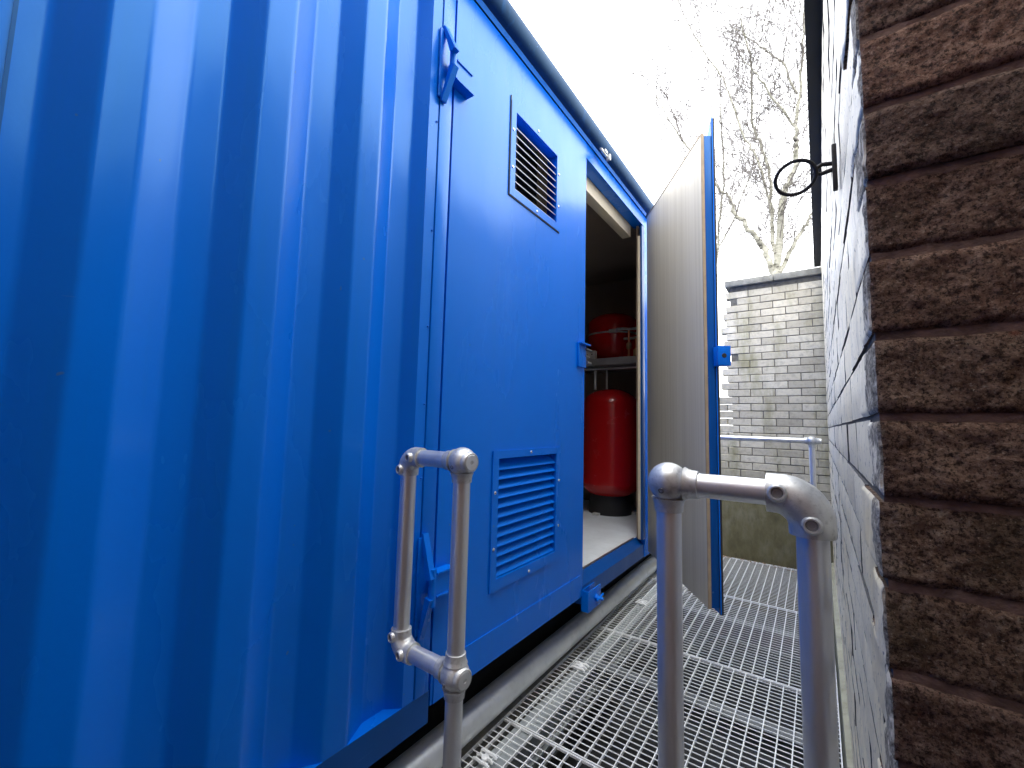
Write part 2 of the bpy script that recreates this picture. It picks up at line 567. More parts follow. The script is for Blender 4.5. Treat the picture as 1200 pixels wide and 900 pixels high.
# frame post next to the corrugation (covered joint down its middle)
s = MB()
s.box(-1.05, -1.0005, 0.893, 0.935, ZRAIL + 0.001, ZT)
s.box(-1.05, -0.996, 0.938, 0.993, ZRAIL + 0.001, ZT, bev=0.003)
s.build('door_post', 'blue_paint', box)
s = MB()
for z in (1.0, 0.62, 0.3, 0.05, -0.18):
    s.sphere((-0.9985, 0.928, z), 0.0035, n=8)
s.build('rivet', 'blue_paint', box, kind='stuff')
s = MB()
s.box(-1.014, -1.0, 3.03, 3.085, -0.801, 1.5, bev=0.002)
s.build('door_jamb', 'blue_paint_edge', box)
s = MB()
s.box(-1.06, -1.004, 3.087, Y1, ZB, ZT, bev=0.004)
s.build('end_panel', 'blue_paint', box)
# header and the rounded rain hood / roof rail over the doors
s = MB()
s.box(-1.08, -1.003, 2.078, 3.085, 1.51, 1.60)
s.build('door_header', 'blue_paint', box)
s = MB()
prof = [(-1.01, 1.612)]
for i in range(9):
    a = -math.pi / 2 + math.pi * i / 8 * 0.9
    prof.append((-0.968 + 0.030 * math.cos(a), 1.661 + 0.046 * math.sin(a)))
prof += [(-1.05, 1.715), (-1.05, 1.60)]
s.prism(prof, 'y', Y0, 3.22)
s.build('roof_rail', 'shaded_rail_blue', box, smooth=50)
s = MB()
s.prism([(-1.0, 1.602), (-0.995, 1.596), (-0.985, 1.612), (-1.0, 1.62)], 'y', 1.0, 3.1)
s.build('weld_bead', 'blue_paint', box)
s = MB()
s.box(-3.44, -1.05, Y0, Y1, 1.64, 1.69)
s.build('roof', 'blue_paint_edge', box)
s = MB()
s.box(-3.44, -3.40, Y0, Y1, ZB, 1.64)
s.box(-3.40, -1.06, Y0, Y0 + 0.05, ZB, 1.64)
s.box(-3.40, -1.06, Y1 - 0.05, Y1, ZB, 1.64)
s.build('outer_wall', 'blue_paint_edge', box)
s = MB()
s.box(-3.39, -1.065, Y0 + 0.06, Y1 - 0.06, -0.90, -0.80)
s.build('floor', 'grey_floor', box)
s = MB()
s.box(-1.074, -1.063, 2.078, 3.03, -0.7995, -0.795)
s.build('threshold_strip', 'dark_steel', box)
s = MB()
s.box(-3.39, -3.35, Y0 + 0.06, Y1 - 0.06, -0.80, 1.60)
s.box(-3.35, -1.10, 4.20, 4.24, -0.80, 1.60)
s.box(-3.35, -1.10, 0.4, 0.44, -0.80, 1.60)
s.box(-1.10, -1.07, 0.44, 1.5, -0.80, 1.50)
s.box(-1.05, -1.035, 3.05, 4.20, -0.80, 1.60)
s.box(-3.35, -1.09, 0.44, 4.2, 1.52, 1.58)
s.build('inner_lining', 'inner_board', box)
s = MB()
s.box(-1.15, -1.085, 1.5, 3.03, 1.425, 1.515, bev=0.004)
s.build('header_trim', 'cream_trim', box)
s = MB()
s.box(-1.034, -1.0145, 3.032, 3.086, -0.80, 1.42, bev=0.002)
s.build('jamb_trim', 'cream_trim', box)

# ---- closed left door
def sheet_with_holes(mb, x, ys, zs, holes):
    """front sheet on the plane X=x, leaving out the grid cells listed in holes"""
    for i in range(len(ys) - 1):
        for j in range(len(zs) - 1):
            if (i, j) in holes:
                continue
            mb.add([(x, ys[i], zs[j]), (x, ys[i + 1], zs[j]), (x, ys[i + 1], zs[j + 1]), (x, ys[i], zs[j + 1])], [(0, 1, 2, 3)])

DY0, DY1, DZ0, DZ1 = 1.0055, 2.075, -0.885, 1.592
UV = (1.38, 1.735, 0.98, 1.325)      # opening of the upper vent  (y0,y1,z0,z1)
LV = (1.322, 1.772, -0.592, -0.142)  # opening of the lower louvre
ys = [DY0, LV[0], UV[0], UV[1], LV[1], DY1]
zz = [DZ0, LV[2], LV[3], UV[2], UV[3], DZ1]
d = MB()
sheet_with_holes(d, XO, ys, zz, {(2, 3), (1, 1), (2, 1), (3, 1)})
for (y0, y1, z0, z1) in (UV, LV):      # returns of the openings
    d.add([(XO, y0, z0), (XO, y1, z0), (XO, y1, z1), (XO, y0, z1), (XO - .05, y0, z0), (XO - .05, y1, z0), (XO - .05, y1, z1), (XO - .05, y0, z1)],
          [(0, 1, 5, 4), (1, 2, 6, 5), (2, 3, 7, 6), (3, 0, 4, 7)])
d.add([(XO, DY0, DZ0), (XO, DY1, DZ0), (XO, DY1, DZ1), (XO, DY0, DZ1), (XO - .048, DY0, DZ0), (XO - .048, DY1, DZ0), (XO - .048, DY1, DZ1), (XO - .048, DY0, DZ1)],
      [(0, 1, 5, 4), (1, 2, 6, 5), (2, 3, 7, 6), (3, 0, 4, 7)])
door = d.build('door', 'blue_paint', box, smooth=0, label='closed blue door leaf with two louvred vents')
f = MB()
f.box(XO, XO + 0.004, DY0 + 0.01, 2.045, DZ0 + 0.002, -0.772)
f.build('kick_plate', 'blue_paint', door)
f = MB()
f.box(XO - 0.075, XO - 0.05, DY0 + 0.02, UV[0] - .04, -0.8, 1.5)
f.box(XO - 0.075, XO - 0.05, UV[1] + .06, DY1 - 0.02, -0.8, 1.5)
f.box(XO - 0.075, XO - 0.05, UV[0] - .04, UV[1] + .06, LV[3] + .02, UV[2] - .02)
f.box(XO - 0.16, XO - 0.15, LV[0] - .05, UV[1] + .06, -0.7, 1.5, mi=0)
f.build('door_backing', 'black_rubber', door)

def vent(name, op, fr, nsl, pitch, label, slat_mat, thick):
    y0, y1, z0, z1 = op
    a, b2, q, t = fr
    m = MB()
    X0, X1 = XO + 0.001, XO + 0.006
    m.box(X0, X1, a, y0, q, t)
    m.box(X0, X1, y1, b2, q, t)
    m.box(X0, X1, y0, y1, q, z0)
    m.box(X0, X1, y0, y1, z1, t)
    fr_o = m.build(name, 'blue_paint', box, label=label)
    if slat_mat:
        m = MB()
        m.box(XO + 0.0002, XO + 0.004, a - 0.005, b2 + 0.002, q - 0.005, q - 0.0005)
        m.box(XO + 0.0002, XO + 0.004, a - 0.005, a - 0.0005, q, t + .02)
        m.build('dark_border', 'black_rubber', fr_o)  # black strips along the left and bottom of the frame
    first = None
    for i in range(nsl):
        z = z0 + 0.004 + pitch * i
        if first is None:
            m = MB()
            h = thick
            m.prism([(-0.0015, 0.0), (-0.0015, h), (-0.036, 0.038 + h), (-0.036, 0.038)], 'y', y0 - 1.0, y1 - 1.0, 0)
            if slat_mat:
                m.prism([(-0.0012, -0.0008), (0.0006, -0.0008), (0.0006, h + .0012), (-0.0012, h + .0012)], 'y', y0 - 1.0, y1 - 1.0, 1)
            first = m.build('slat', ['blue_paint', slat_mat] if slat_mat else 'blue_paint', None)
            o = first
            o.location = (XO, 1.0, z)
            attach(o, fr_o)
        else:
            o = inst(first, 'slat', fr_o, (XO, 1.0, z))
    sc = None
    for (yy, zc) in ((a + .016, t - .3 * (t - q)), (a + .016, q + .3 * (t - q)), (b2 - .016, t - .3 * (t - q)), (b2 - .016, q + .3 * (t - q)),
                     ((a + b2) / 2, t - .014), ((a + b2) / 2, q + .014)):
        if sc is None:
            m = MB()
            m.lathe((0, 0, 0), (1, 0, 0), [(0, .0065), (.002, .0062), (.0038, .0036)], 10)
            sc = m.build('screw', 'screw_bright', None)
            sc.location = (XO + 0.006, yy, zc)
            attach(sc, fr_o)
        else:
            inst(sc, 'screw', fr_o, (XO + 0.006, yy, zc))
    return fr_o

vent('vent_frame', UV, (1.345, 1.768, 0.944, 1.36), 9, 0.0345, 'upper vent with thin pale edged slats over black', 'slat_edge', 0.002)
vent('louvre_frame', LV, (1.285, 1.814, -0.635, -0.112), 12, 0.0364, 'lower blue louvre with twelve sloping blades', None, 0.0025)

# hinges on the left post: guard plates, pin and strap
def hinge(z0, z1, ya, e=0.0):
    zc = (z0 + z1) / 2
    m = MB()
    m.prism([(-0.995, z1), (-0.986, z1 + .002), (-0.946 + e, zc + 0.028), (-0.968 + e, zc + 0.022)], 'y', ya - 0.011, ya + 0.011)
    m.prism([(-0.995, z0), (-0.986, z0 - .002), (-0.946 + e, zc - 0.032), (-0.968 + e, zc - 0.026)], 'y', ya - 0.011, ya + 0.011)
    m.box(-0.9975, -0.991, ya - 0.022, ya + 0.012, z0 + 0.01, z1 - 0.01, bev=0.002)
    h = m.build('hinge', 'blue_paint', box)
    m = MB()
    m.tube((-0.958, ya + 0.008, zc - 0.055), (-0.958, ya + 0.008, zc + 0.055), 0.012, 14)
    m.build('pin', 'blue_paint', h)
    m = MB()
    m.box(-0.972, -0.967, ya + 0.01, ya + 0.115, zc - 0.035, zc + 0.028)
    m.box(-0.999, -0.962, ya + 0.035, ya + 0.115, zc + 0.028, zc + 0.034)
    m.box(-0.999, -0.962, ya + 0.035, ya + 0.125, zc - 0.041, zc - 0.035)
    m.build('strap', 'blue_paint', h)
hinge(1.08, 1.35, 0.945, 0.012)
hinge(-0.66, -0.35, 0.945)

# catch plate with striker on the free edge of the left door
m = MB()
m.box(XO, XO + 0.012, 1.985, 2.072, 0.30, 0.43, bev=0.003)
m.box(XO + 0.0121, XO + 0.03, 1.985, 2.09, 0.422, 0.429)
cp = m.build('catch_plate', 'blue_paint', door)
m = MB()
m.tube((XO + 0.02, 2.05, 0.40), (XO + 0.02, 2.12, 0.40), 0.006, 10)
m.tube((XO + 0.015, 2.07, 0.33), (XO + 0.015, 2.115, 0.33), 0.009, 10)
m.tube((XO + 0.012, 2.06, 0.365), (XO + 0.012, 2.11, 0.365), 0.004, 8)
m.build('striker', 'dark_steel', cp)

# lock keeper hanging from the sill
m = MB()
m.box(-1.011, -1.006, 2.085, 2.24, -0.965, -0.862)
m.box(-1.0058, -0.975, 2.083, 2.089, -0.965, -0.862)
m.box(-0.9749, -0.969, 2.083, 2.24, -0.965, -0.862, bev=0.0015)
m.box(-1.0058, -0.9752, 2.0895, 2.24, -0.968, -0.9615)
m.build('lock_keeper', 'blue_paint', box)
m = MB()
m.lathe((-0.969, 2.18, -0.915), (1, 0, 0), [(0, .02), (.01, .02), (.011, .013), (.03, .012), (.031, .009), (.04, .008)], 6)
m.tube((-0.952, 2.15, -0.92), (-0.948, 2.22, -0.905), 0.006, 8)
m.build('keeper_bolt', 'blue_paint', box)
m = MB()
m.box(-0.962, -0.935, 2.19, 2.225, 1.588, 1.602)
m.tube((-0.95, 2.16, 1.59), (-0.95, 2.25, 1.586), 0.008, 8)
m.box(-0.955, -0.93, 2.245, 2.26, 1.565, 1.60)
m.build('top_lock_keeper', 'galv_cast', box)

# ---- open right door
P0 = Vector((-0.925, 3.085, 0))
dr = Vector((-0.386 + 0.925, 2.325 - 3.085, 0)).normalized()   # hinge -> free edge
nr = Vector((-dr.y, dr.x, 0))
if nr.y < 0:
    nr = -nr                                                    # outer side, away from the camera
W = (Vector((-0.386, 2.325, 0)) - P0).length
DM = Matrix(((dr.x, nr.x, 0, P0.x), (dr.y, nr.y, 0, P0.y), (0, 0, 1, 0), (0, 0, 0, 1)))   # local x along leaf, y outwards
m = MB()
m.box(0, W - 0.06, -0.006, 0, -0.895, 1.562, mat4=DM)
m.prism([(W - .0595, -0.895), (W, -0.895), (W, 1.655), (W - .0595, 1.575)], 'y', -0.006, 0)
m.v = m.v[:8] + [tuple(DM @ Vector(v)) for v in m.v[8:]]                 # steel skin
od = m.build('door', 'blue_paint', box, label='open blue door leaf lined with pale plywood')
m = MB()
m.box(W - 0.010, W - 0.0005, -0.0066, 0.010, -0.898, 1.645, mat4=DM)
m.build('edge_lip', 'black_rubber', od)
m = MB()
m.box(W - 0.055, W - 0.004, -0.046, -0.0062, -0.87, 1.548, bev=0.004, mat4=DM)
m.box(0.0, 0.05, -0.046, -0.0062, -0.87, 1.548, bev=0.004, mat4=DM)
m.box(0.05, W - 0.055, -0.046, -0.0062, 1.50, 1.548, bev=0.003, mat4=DM)
m.box(0.05, W - 0.055, -0.046, -0.0062, -0.87, -0.82, bev=0.003, mat4=DM)
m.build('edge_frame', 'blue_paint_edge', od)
m = MB()
m.box(0.012, W - 0.010, -0.060, -0.0465, -0.872, 1.552, bev=0.0015, mat4=DM)
pw = m.build('plywood_lining', 'plywood', od)
for (a0, a1, b0, b1) in ((0.012, W - 0.010, 1.5525, 1.560), (W - 0.0095, W - 0.003, -0.872, 1.560)):
    m = MB()
    m.box(a0, a1, -0.062, -0.0468, b0, b1, mat4=DM)
    m.build('edge_strip', 'tan_edge', pw)
m = MB()
m.box(W + 0.001, W + 0.05, -0.02, 0.045, 0.305, 0.405, bev=0.003, mat4=DM)
la = m.build('latch', 'blue_paint', od)
m = MB()
m.lathe(DM @ Vector((W + 0.05, 0.012, 0.355)), dr, [(0.0002, 0.012), (0.0012, 0.011)], 12)
m.build('latch_hole', 'black_rubber', la)

# ------------------------------------------------------------------ things inside the container
V = (-1.55, 3.78)
m = MB()
r = 0.262
prof = [(0.0, 0.05)]
for i in range(1, 8):
    a = math.pi / 2 * i / 7
    prof.append((0.13 * (1 - math.cos(a)), 0.05 + (r - 0.05) * math.sin(a)))
prof += [(0.13, r), (0.83, r)]
for i in range(1, 9):
    a = math.pi / 2 * i / 8
    prof.append((0.83 + 0.17 * math.sin(a), max(0.03, r * math.cos(a))))
pv = thing('pressure_vessel', 'tall red pressure vessel standing on the container floor below the shelf', 'tank', (V[0], V[1], -0.80))
m.lathe((V[0], V[1], -0.66), (0, 0, 1), prof, 40)
m.build('tank_body', 'red_enamel', pv, smooth=50)
m = MB()
m.lathe((V[0], V[1], -0.80), (0, 0, 1), [(0, .195), (.005, .195), (.17, .185), (.175, .17)], 32)
m.build('base_ring', 'black_rubber', pv)
for a in (0.3, 2.4, 4.5):
    m = MB()
    cx, cy = V[0] + 0.205 * math.cos(a), V[1] + 0.205 * math.sin(a)
    m.box(cx - .03, cx + .03, cy - .03, cy + .03, -0.7995, -0.782, bev=0.003)
    m.build('foot', 'white_box', pv)
for sx, sr in ((-.11, .014), (.005, .009)):
    m = MB()
    m.tube((V[0] + sx, V[1] - .1, 0.325), (V[0] + sx, V[1] - .1, 0.50), sr, 12)
    m.build('pipe_stub', 'galv_pipe', pv)

m = MB()
m.box(-2.2, -1.115, 3.52, 4.19, 0.545, 0.585, bev=0.002)
m.box(-2.2, -1.115, 3.505, 3.519, 0.53, 0.59, bev=0.002)
tag(m.build('shelf', 'galv_shelf'), 'grey metal shelf across the container above the tall red vessel', 'shelf')
m = MB()
m.tube((-2.2, 3.56, 0.50), (-1.12, 3.56, 0.50), 0.008, 10)
tag(m.build('pipe', 'galv_pipe'), 'thin grey pipe running just under the shelf', 'pipe')

V2 = (-1.535, 3.80)
r2 = 0.24
ev = thing('expansion_vessel', 'small round red vessel with a metal band sitting on the shelf', 'tank', (V2[0], V2[1], 0.585))
m = MB()
prof = [(0.0, 0.04), (0.012, 0.13), (0.04, 0.185), (0.09, 0.215), (0.15, r2), (0.36, r2), (0.405, 0.20), (0.44, 0.13), (0.45, 0.03)]
m.lathe((V2[0], V2[1], 0.60), (0, 0, 1), prof, 36)
m.build('tank_body', 'red_enamel', ev, smooth=50)
m = MB()
m.lathe((V2[0], V2[1], 0.83), (0, 0, 1), [(0, r2), (.001, r2 + .004), (.016, r2 + .004), (.017, r2)], 36)
m.box(V2[0] + .06, V2[0] + .13, V2[1] - r2 - .012, V2[1] - r2 + .03, 0.825, 0.855, bev=.002)
m.build('clamp_band', 'galv_cast', ev)
for a in (0.2, 2.3, 4.4):
    m = MB()
    m.tube((V2[0] + .12 * math.cos(a), V2[1] + .12 * math.sin(a), 0.586), (V2[0] + .12 * math.cos(a), V2[1] + .12 * math.sin(a), 0.63), .012, 8)
    m.build('foot', 'black_rubber', ev)

m = MB()
m.box(-1.70, -1.60, 3.53, 3.585, 0.586, 0.672, bev=0.004)
jb = m.build('junction_box', 'white_box')
tag(jb, 'small grey junction box on the shelf in front of the round vessel', 'box')
for kx, kr in ((-1.672, .005), (-1.628, .007)):
    m = MB()
    m.lathe((kx, 3.5298, 0.636), (0, -1, 0), [(0, kr), (.002, kr - .001)], 8)
    m.build('knob', 'black_rubber', jb)

vp = thing('valve_pipework', 'copper pipe and valves on the shelf right of the round vessel', 'pipework', (-1.3, 3.62, 0.585))
m = MB()
m.sweep([(-1.42, 3.60, 0.86), (-1.36, 3.60, 0.86), (-1.30, 3.60, 0.85), (-1.14, 3.60, 0.85)], 0.012, 10)
m.sweep([(-1.36, 3.62, 0.77), (-1.14, 3.62, 0.77)], 0.012, 10)
m.build('pipe', 'galv_cast', vp)
m = MB()
m.tube((-1.31, 3.61, 0.586), (-1.31, 3.61, 0.84), 0.011, 10)
m.tube((-1.24, 3.60, 0.586), (-1.24, 3.60, 0.76), 0.013, 10)
m.build('riser', 'copper', vp)
m = MB()
m.lathe((-1.31, 3.61, 0.67), (0, 0, 1), [(0, .016), (.01, .024), (.05, .024), (.06, .016)], 10)
m.lathe((-1.24, 3.60, 0.60), (0, 0, 1), [(0, .018), (.01, .028), (.06, .026), (.07, .016)], 10)
m.build('valve', 'brass', vp)
m = MB()
m.box(-1.38, -1.16, 3.66, 3.70, 0.586, 0.80)
m.build('pump_body', 'red_enamel', vp)

# ------------------------------------------------------------------ galvanised pipe along the container
m = MB()
PX, PZ, PR = -1.105, -1.122, 0.053
m.sweep([(-1.085, -1.6, PZ), (-1.09, 1.0, PZ), (-1.115, 4.45, PZ)], PR, 28)
tag(m.build('galvanised_pipe', 'galv_pipe', smooth=60), 'long grey galvanised pipe lying along the kerb under the blue container', 'pipe')
m = MB()
rnd = random.Random(3)
for i in range(260):
    x, y = rnd.uniform(-1.199, -1.175), rnd.uniform(0.3, 2.2)
    q = rnd.uniform(0.006, 0.016)
    bm = bmesh.new()
    bmesh.ops.create_icosphere(bm, subdivisions=1, radius=q)
    for v in bm.verts:
        v.co = v.co * (1 + 0.35 * noise.noise(v.co * 90 + Vector((i, 0, 0))))
        v.co.z *= 0.7
    m.addbm(bm, 0, Matrix.Translation((x, y, GZ - 0.012 + q * 0.5 + 0.0)) @ Matrix.Rotation(rnd.uniform(0, 6), 4, 'Z'))
m.build('gravel', 'gravel_stone', smooth=0, kind='stuff')

# ------------------------------------------------------------------ walkway grating
def gl(y):      # left and right edges of the walkway
    return -1.063 - 0.0225 * (y - 1.2)
def gr_(y):
    return 0.040 + 0.0085 * (y - 1.0)
BAR = 0.013
PITCH = 1.0 / 33
labels = ['nearest grating panel, below the two front handrails', 'second grating panel, in front of the closed blue door',
          'third grating panel, under the tip of the open door', 'farthest grating panel, meeting the mossy end wall']
edges = [0.5, 1.5, 2.48, 3.49, 4.51]
for pi in range(4):
    ya, yb = edges[pi] + 0.003, edges[pi + 1] - 0.003
    gp = thing('floor_grating', labels[pi], 'grating', ((gl(ya) + gr_(ya)) / 2, (ya + yb) / 2, GZ - BAR), 'galvanised grating panels of the walkway')
    off = [0.0, 0.017, 0.003, 0.024][pi]
    # frame bars
    for (fa, fb) in ((ya, ya + 0.005), (yb - 0.005, yb)):
        m = MB()
        m.add([(gl(fa), fa, GZ), (gr_(fa), fa, GZ), (gr_(fb), fb, GZ), (gl(fb), fb, GZ),
               (gl(fa), fa, GZ - .009), (gr_(fa), fa, GZ - .009), (gr_(fb), fb, GZ - .009), (gl(fb), fb, GZ - .009)],
              [(0, 1, 2, 3), (7, 6, 5, 4), (0, 4, 5, 1), (1, 5, 6, 2), (2, 6, 7, 3), (3, 7, 4, 0)])
        m.build('frame_bar', 'galv_bar', gp, smooth=0)
    # bars along the walkway, one by one
    def along(x_a, x_b, t=0.004, name='bearing_bar', dz=0.0):
        q = MB()
        y_a, y_b = ya + 0.0055, yb - 0.0055
        q.add([(x_a - t / 2, y_a, GZ + dz), (x_a + t / 2, y_a, GZ + dz), (x_b + t / 2, y_b, GZ + dz), (x_b - t / 2, y_b, GZ + dz),
               (x_a - t / 2, y_a, GZ - BAR), (x_a + t / 2, y_a, GZ - BAR), (x_b + t / 2, y_b, GZ - BAR), (x_b - t / 2, y_b, GZ - BAR)],
              [(0, 1, 2, 3), (7, 6, 5, 4), (0, 4, 5, 1), (1, 5, 6, 2), (2, 6, 7, 3), (3, 7, 4, 0)])
        return q.build(name, 'galv_bar', gp, smooth=0)
    along(gl(ya) + 0.0025, gl(yb) + 0.0025)
    along(gr_(ya) - 0.0025, gr_(yb) - 0.0025)
    x = gr_((ya + yb) / 2) - 0.03 - off
    while x > gl((ya + yb) / 2) + 0.012:
        tt = (x - gl((ya + yb) / 2)) / (gr_((ya + yb) / 2) - gl((ya + yb) / 2))
        x_a = gl(ya) + tt * (gr_(ya) - gl(ya))
        x_b = gl(yb) + tt * (gr_(yb) - gl(yb))
        along(x_a, x_b)
        x -= 0.0515
    # cross bars: too thin and many to pick apart
    m = MB()
    y = ya + 0.02 + PITCH * 0.5
    while y < yb - 0.02:
        a, b2, t = gl(y) + 0.005, gr_(y) - 0.005, 0.0018
        m.add([(a, y - t, GZ - 0.0015), (b2, y - t, GZ - 0.0015), (b2, y + t, GZ - 0.0015), (a, y + t, GZ - 0.0015),
               (a, y - t, GZ - 0.0042), (b2, y - t, GZ - 0.0042), (b2, y + t, GZ - 0.0042), (a, y + t, GZ - 0.0042)],
              [(0, 1, 2, 3), (7, 6, 5, 4), (0, 4, 5, 1), (1, 5, 6, 2), (2, 6, 7, 3), (3, 7, 4, 0)])
        y += PITCH
    m.build('cross_bars', 'galv_bar', gp, smooth=0, kind='stuff')
    # saddle clips
    for cx, cy in ((-0.993, 1.285), (-0.979, 2.018), (-0.986, 2.965), (-0.03, 3.9)):
        if ya < cy < yb:
            m = MB()
            for dy in (-0.024, 0, 0.024):
                m.sweep([(cx - .035, cy + dy, GZ + .001), (cx - .02, cy + dy, GZ + .007), (cx, cy + dy, GZ + .004), (cx + .02, cy + dy, GZ + .007), (cx + .035, cy + dy, GZ + .001)], .006, 6)
            m.lathe((cx, cy, GZ + .003), (0, 0, 1), [(0, .015), (.006, .014), (.009, .008)], 10)
            m.build('clip', 'galv_bar', gp)

def beam(name_label, x0, x1, y0, y1, group='support beams under the grating'):
    m = MB()
    zt = GZ - BAR - 0.001
    if abs(x1 - x0) > abs(y1 - y0):
        m.prism([(y0, zt), (y1, zt), (y1, zt - .01), ((y0 + y1) / 2 + .005, zt - .01), ((y0 + y1) / 2 + .005, zt - .11), (y1, zt - .11), (y1, zt - .12), (y0, zt - .12), (y0, zt - .11), ((y0 + y1) / 2 - .005, zt - .11), ((y0 + y1) / 2 - .005, zt - .01), (y0, zt - .01)], 'x', x0, x1)
    else:
        m.prism([(x0, zt), (x1, zt), (x1, zt - .01), ((x0 + x1) / 2 + .005, zt - .01), ((x0 + x1) / 2 + .005, zt - .11), (x1, zt - .11), (x1, zt - .12), (x0, zt - .12), (x0, zt - .11), ((x0 + x1) / 2 - .005, zt - .11), ((x0 + x1) / 2 - .005, zt - .01), (x0, zt - .01)], 'y', y0, y1)
    tag(m.build('support_beam', 'galv_beam' if abs(x1 - x0) < abs(y1 - y0) else 'dark_beam'), name_label, 'beam', group)
beam('pale steel beam along the left side under the grating near the pipe', -1.01, -0.93, 0.45, 4.5)
beam('steel beam crossing under the second grating panel', -0.929, 0.03, 2.09, 2.17)
beam('steel beam crossing under the third grating panel', -0.929, 0.03, 3.08, 3.16)
for (fx, fy) in ():
    m = MB()
    m.box(fx - .03, fx + .03, fy - .025, fy + .025, LOW - 0.02, GZ - BAR - .1215)
    tag(m.build('support_leg', 'galv_beam'), 'short steel leg under the walkway beams', 'support leg', 'support legs under the walkway')

# ------------------------------------------------------------------ handrails
TR = 0.0212
RY, RZ = 0.80, -0.101

def grub(parent, p, d):
    d = Vector(d).normalized()
    m = MB()
    p = Vector(p)
    m.lathe(p - d * .006, d, [(0, .014), (.006, .0135), (.010, .0118), (.0112, .0105), (.0112, .0085), (.007, .0080)], 18)
    b = m.build('grub_screw', 'galv_cast', parent)
    m = MB()
    m.lathe(p + d * .0012, d, [(0, .0078), (.0016, .0074), (.0022, .0066), (.0022, .0045), (.0006, .0042)], 14)
    m.build('socket_head', 'dark_steel', parent)

def ball(parent, p, dirs, plug=None, through=False, R0=0.0355):
    """ball fitting with sleeves along dirs and an end plug on the side given"""
    p = Vector(p)
    m = MB()
    m.sphere(p, R0, n=28)
    for dv in dirs:
        dv = Vector(dv).normalized()
        m.lathe(p, dv, [(R0 * .78, .0295), (R0 * 0.92, .0268), (R0 * 1.12, .0250), (R0 * 1.42, .0243), (R0 * 1.44, .0225)], 24)
    if plug:
        dv = Vector(plug).normalized()
        m.lathe(p, dv, [(R0 * .6, .027), (R0 * .88, .0255), (R0 * 0.985, .0225), (R0 * 0.985, .0212), (R0 * .93, .0205)], 28)
    o = m.build('ball_fitting', 'galv_cast', parent, smooth=40)
    if plug:
        q = MB()
        q.lathe(p + dv * (R0 * .9), dv, [(0, .0198), (.0035, .0196), (.0045, .0182), (.0045, .005), (.0015, .0042)], 28)
        q.build('end_plug', 'galv_tube', o)
        q = MB()
        q.lathe(p + dv * (R0 * .9 + .0016), dv, [(0, .0042), (.0008, .004)], 8)
        q.build('plug_hole', 'black_rubber', o)
    q = MB()
    q.lathe(p + Vector((-.12, -.93, -.34)).normalized() * (R0 - .0012), Vector((-.12, -.93, -.34)), [(0, .0055), (.0018, .005), (.0018, .003), (0.0005, .0028)], 10)
    q.build('grub_screw', 'dark_steel', o)
    return o

def elbow(parent, corner, da, db, sleeve=0.052, r=0.0265, screws=True, bosses=(0, -1, 0), R1=0.034):
    corner, da, db = Vector(corner), Vector(da).normalized(), Vector(db).normalized()
    pts, rad = [], []
    pts += [corner + da * (sleeve + .0), corner + da * (R1 + .001)]
    rad += [r * .985, r]
    for i in range(1, 9):
        a = math.pi / 2 * i / 9
        pts.append(corner + da * R1 * (1 - math.sin(a)) + db * R1 * (1 - math.cos(a)))
        rad.append(r * (1 + 0.07 * math.sin(2 * a)))
    pts += [corner + db * (R1 + .001), corner + db * sleeve]
    rad += [r, r * .985]
    m = MB()
    m.sweep(pts, rad, 28)
    o = m.build('elbow_fitting', 'galv_cast', parent, smooth=40)
    if screws:
        for dv in (da, db):
            b = Vector(bosses).normalized()
            grub(o, corner + dv * (sleeve - 0.016) + b * (r + .002), b)
    return o

def tubes(parent, name, a, b, r=TR):
    m = MB()
    m.tube(a, b, r, 28)
    return m.build(name, 'galv_tube', parent, smooth=60)

# left rail: loop beside the container
LX, LXO, LZ = -0.716, -0.912, -0.603
h1 = thing('handrail', 'galvanised tube handrail loop on the left beside the blue container', 'handrail', (LX, RY, GZ), 'galvanised handrails of the walkway')
tubes(h1, 'post', (LX, RY, GZ), (LX, RY, RZ))
tubes(h1, 'top_rail', (LXO + .04, RY, RZ), (LX - .02, RY, RZ))
tubes(h1, 'outer_upright', (LXO, RY, LZ + .04), (LXO, RY, RZ - .04))
tubes(h1, 'lower_rail', (LXO + .04, RY, LZ), (LX - .02, RY, LZ))
ball(h1, (LX, RY, RZ), [(0, 0, -1), (-1, 0, 0)], (1, -.15, 0))
ball(h1, (LX, RY, LZ), [(0, 0, -1), (0, 0, 1), (-1, 0, 0)], (1, -.15, 0))
elbow(h1, (LXO, RY, RZ), (1, 0, 0), (0, 0, -1), 0.05, 0.0268, bosses=(-.2, -1, 0))
elbow(h1, (LXO, RY, LZ), (1, 0, 0), (0, 0, 1), 0.05, 0.0268, bosses=(-.2, -1, 0))
m = MB()
m.lathe((LX, RY, GZ), (0, 0, 1), [(0, .05), (.007, .049), (.010, .034), (.06, .029), (.062, .0235)], 28)
m.build('base_flange', 'galv_cast', h1)

# right rail: from the ball post to the elbow against the brick wall
RX, RXO, RZL = -0.2165, -0.006, -0.655
h2 = thing('handrail', 'galvanised tube handrail on the right with a large elbow against the white wall', 'handrail', (RX, RY, GZ), 'galvanised handrails of the walkway')
tubes(h2, 'post', (RX, RY, GZ), (RX, RY, RZ))
tubes(h2, 'post', (RXO, RY, GZ), (RXO, RY, RZ - .04))
tubes(h2, 'top_rail', (RX + .02, RY, RZ), (RXO - .04, RY, RZ), 0.0205)
tubes(h2, 'lower_rail', (RX + .02, RY, RZL), (RXO - .02, RY, RZL), 0.0205)
ball(h2, (RX, RY, RZ), [(0, 0, -1), (1, 0, 0)])
ball(h2, (RX, RY, RZL), [(0, 0, -1), (0, 0, 1), (1, 0, 0)])
ball(h2, (RXO, RY, RZL), [(0, 0, -1), (0, 0, 1), (-1, 0, 0)])
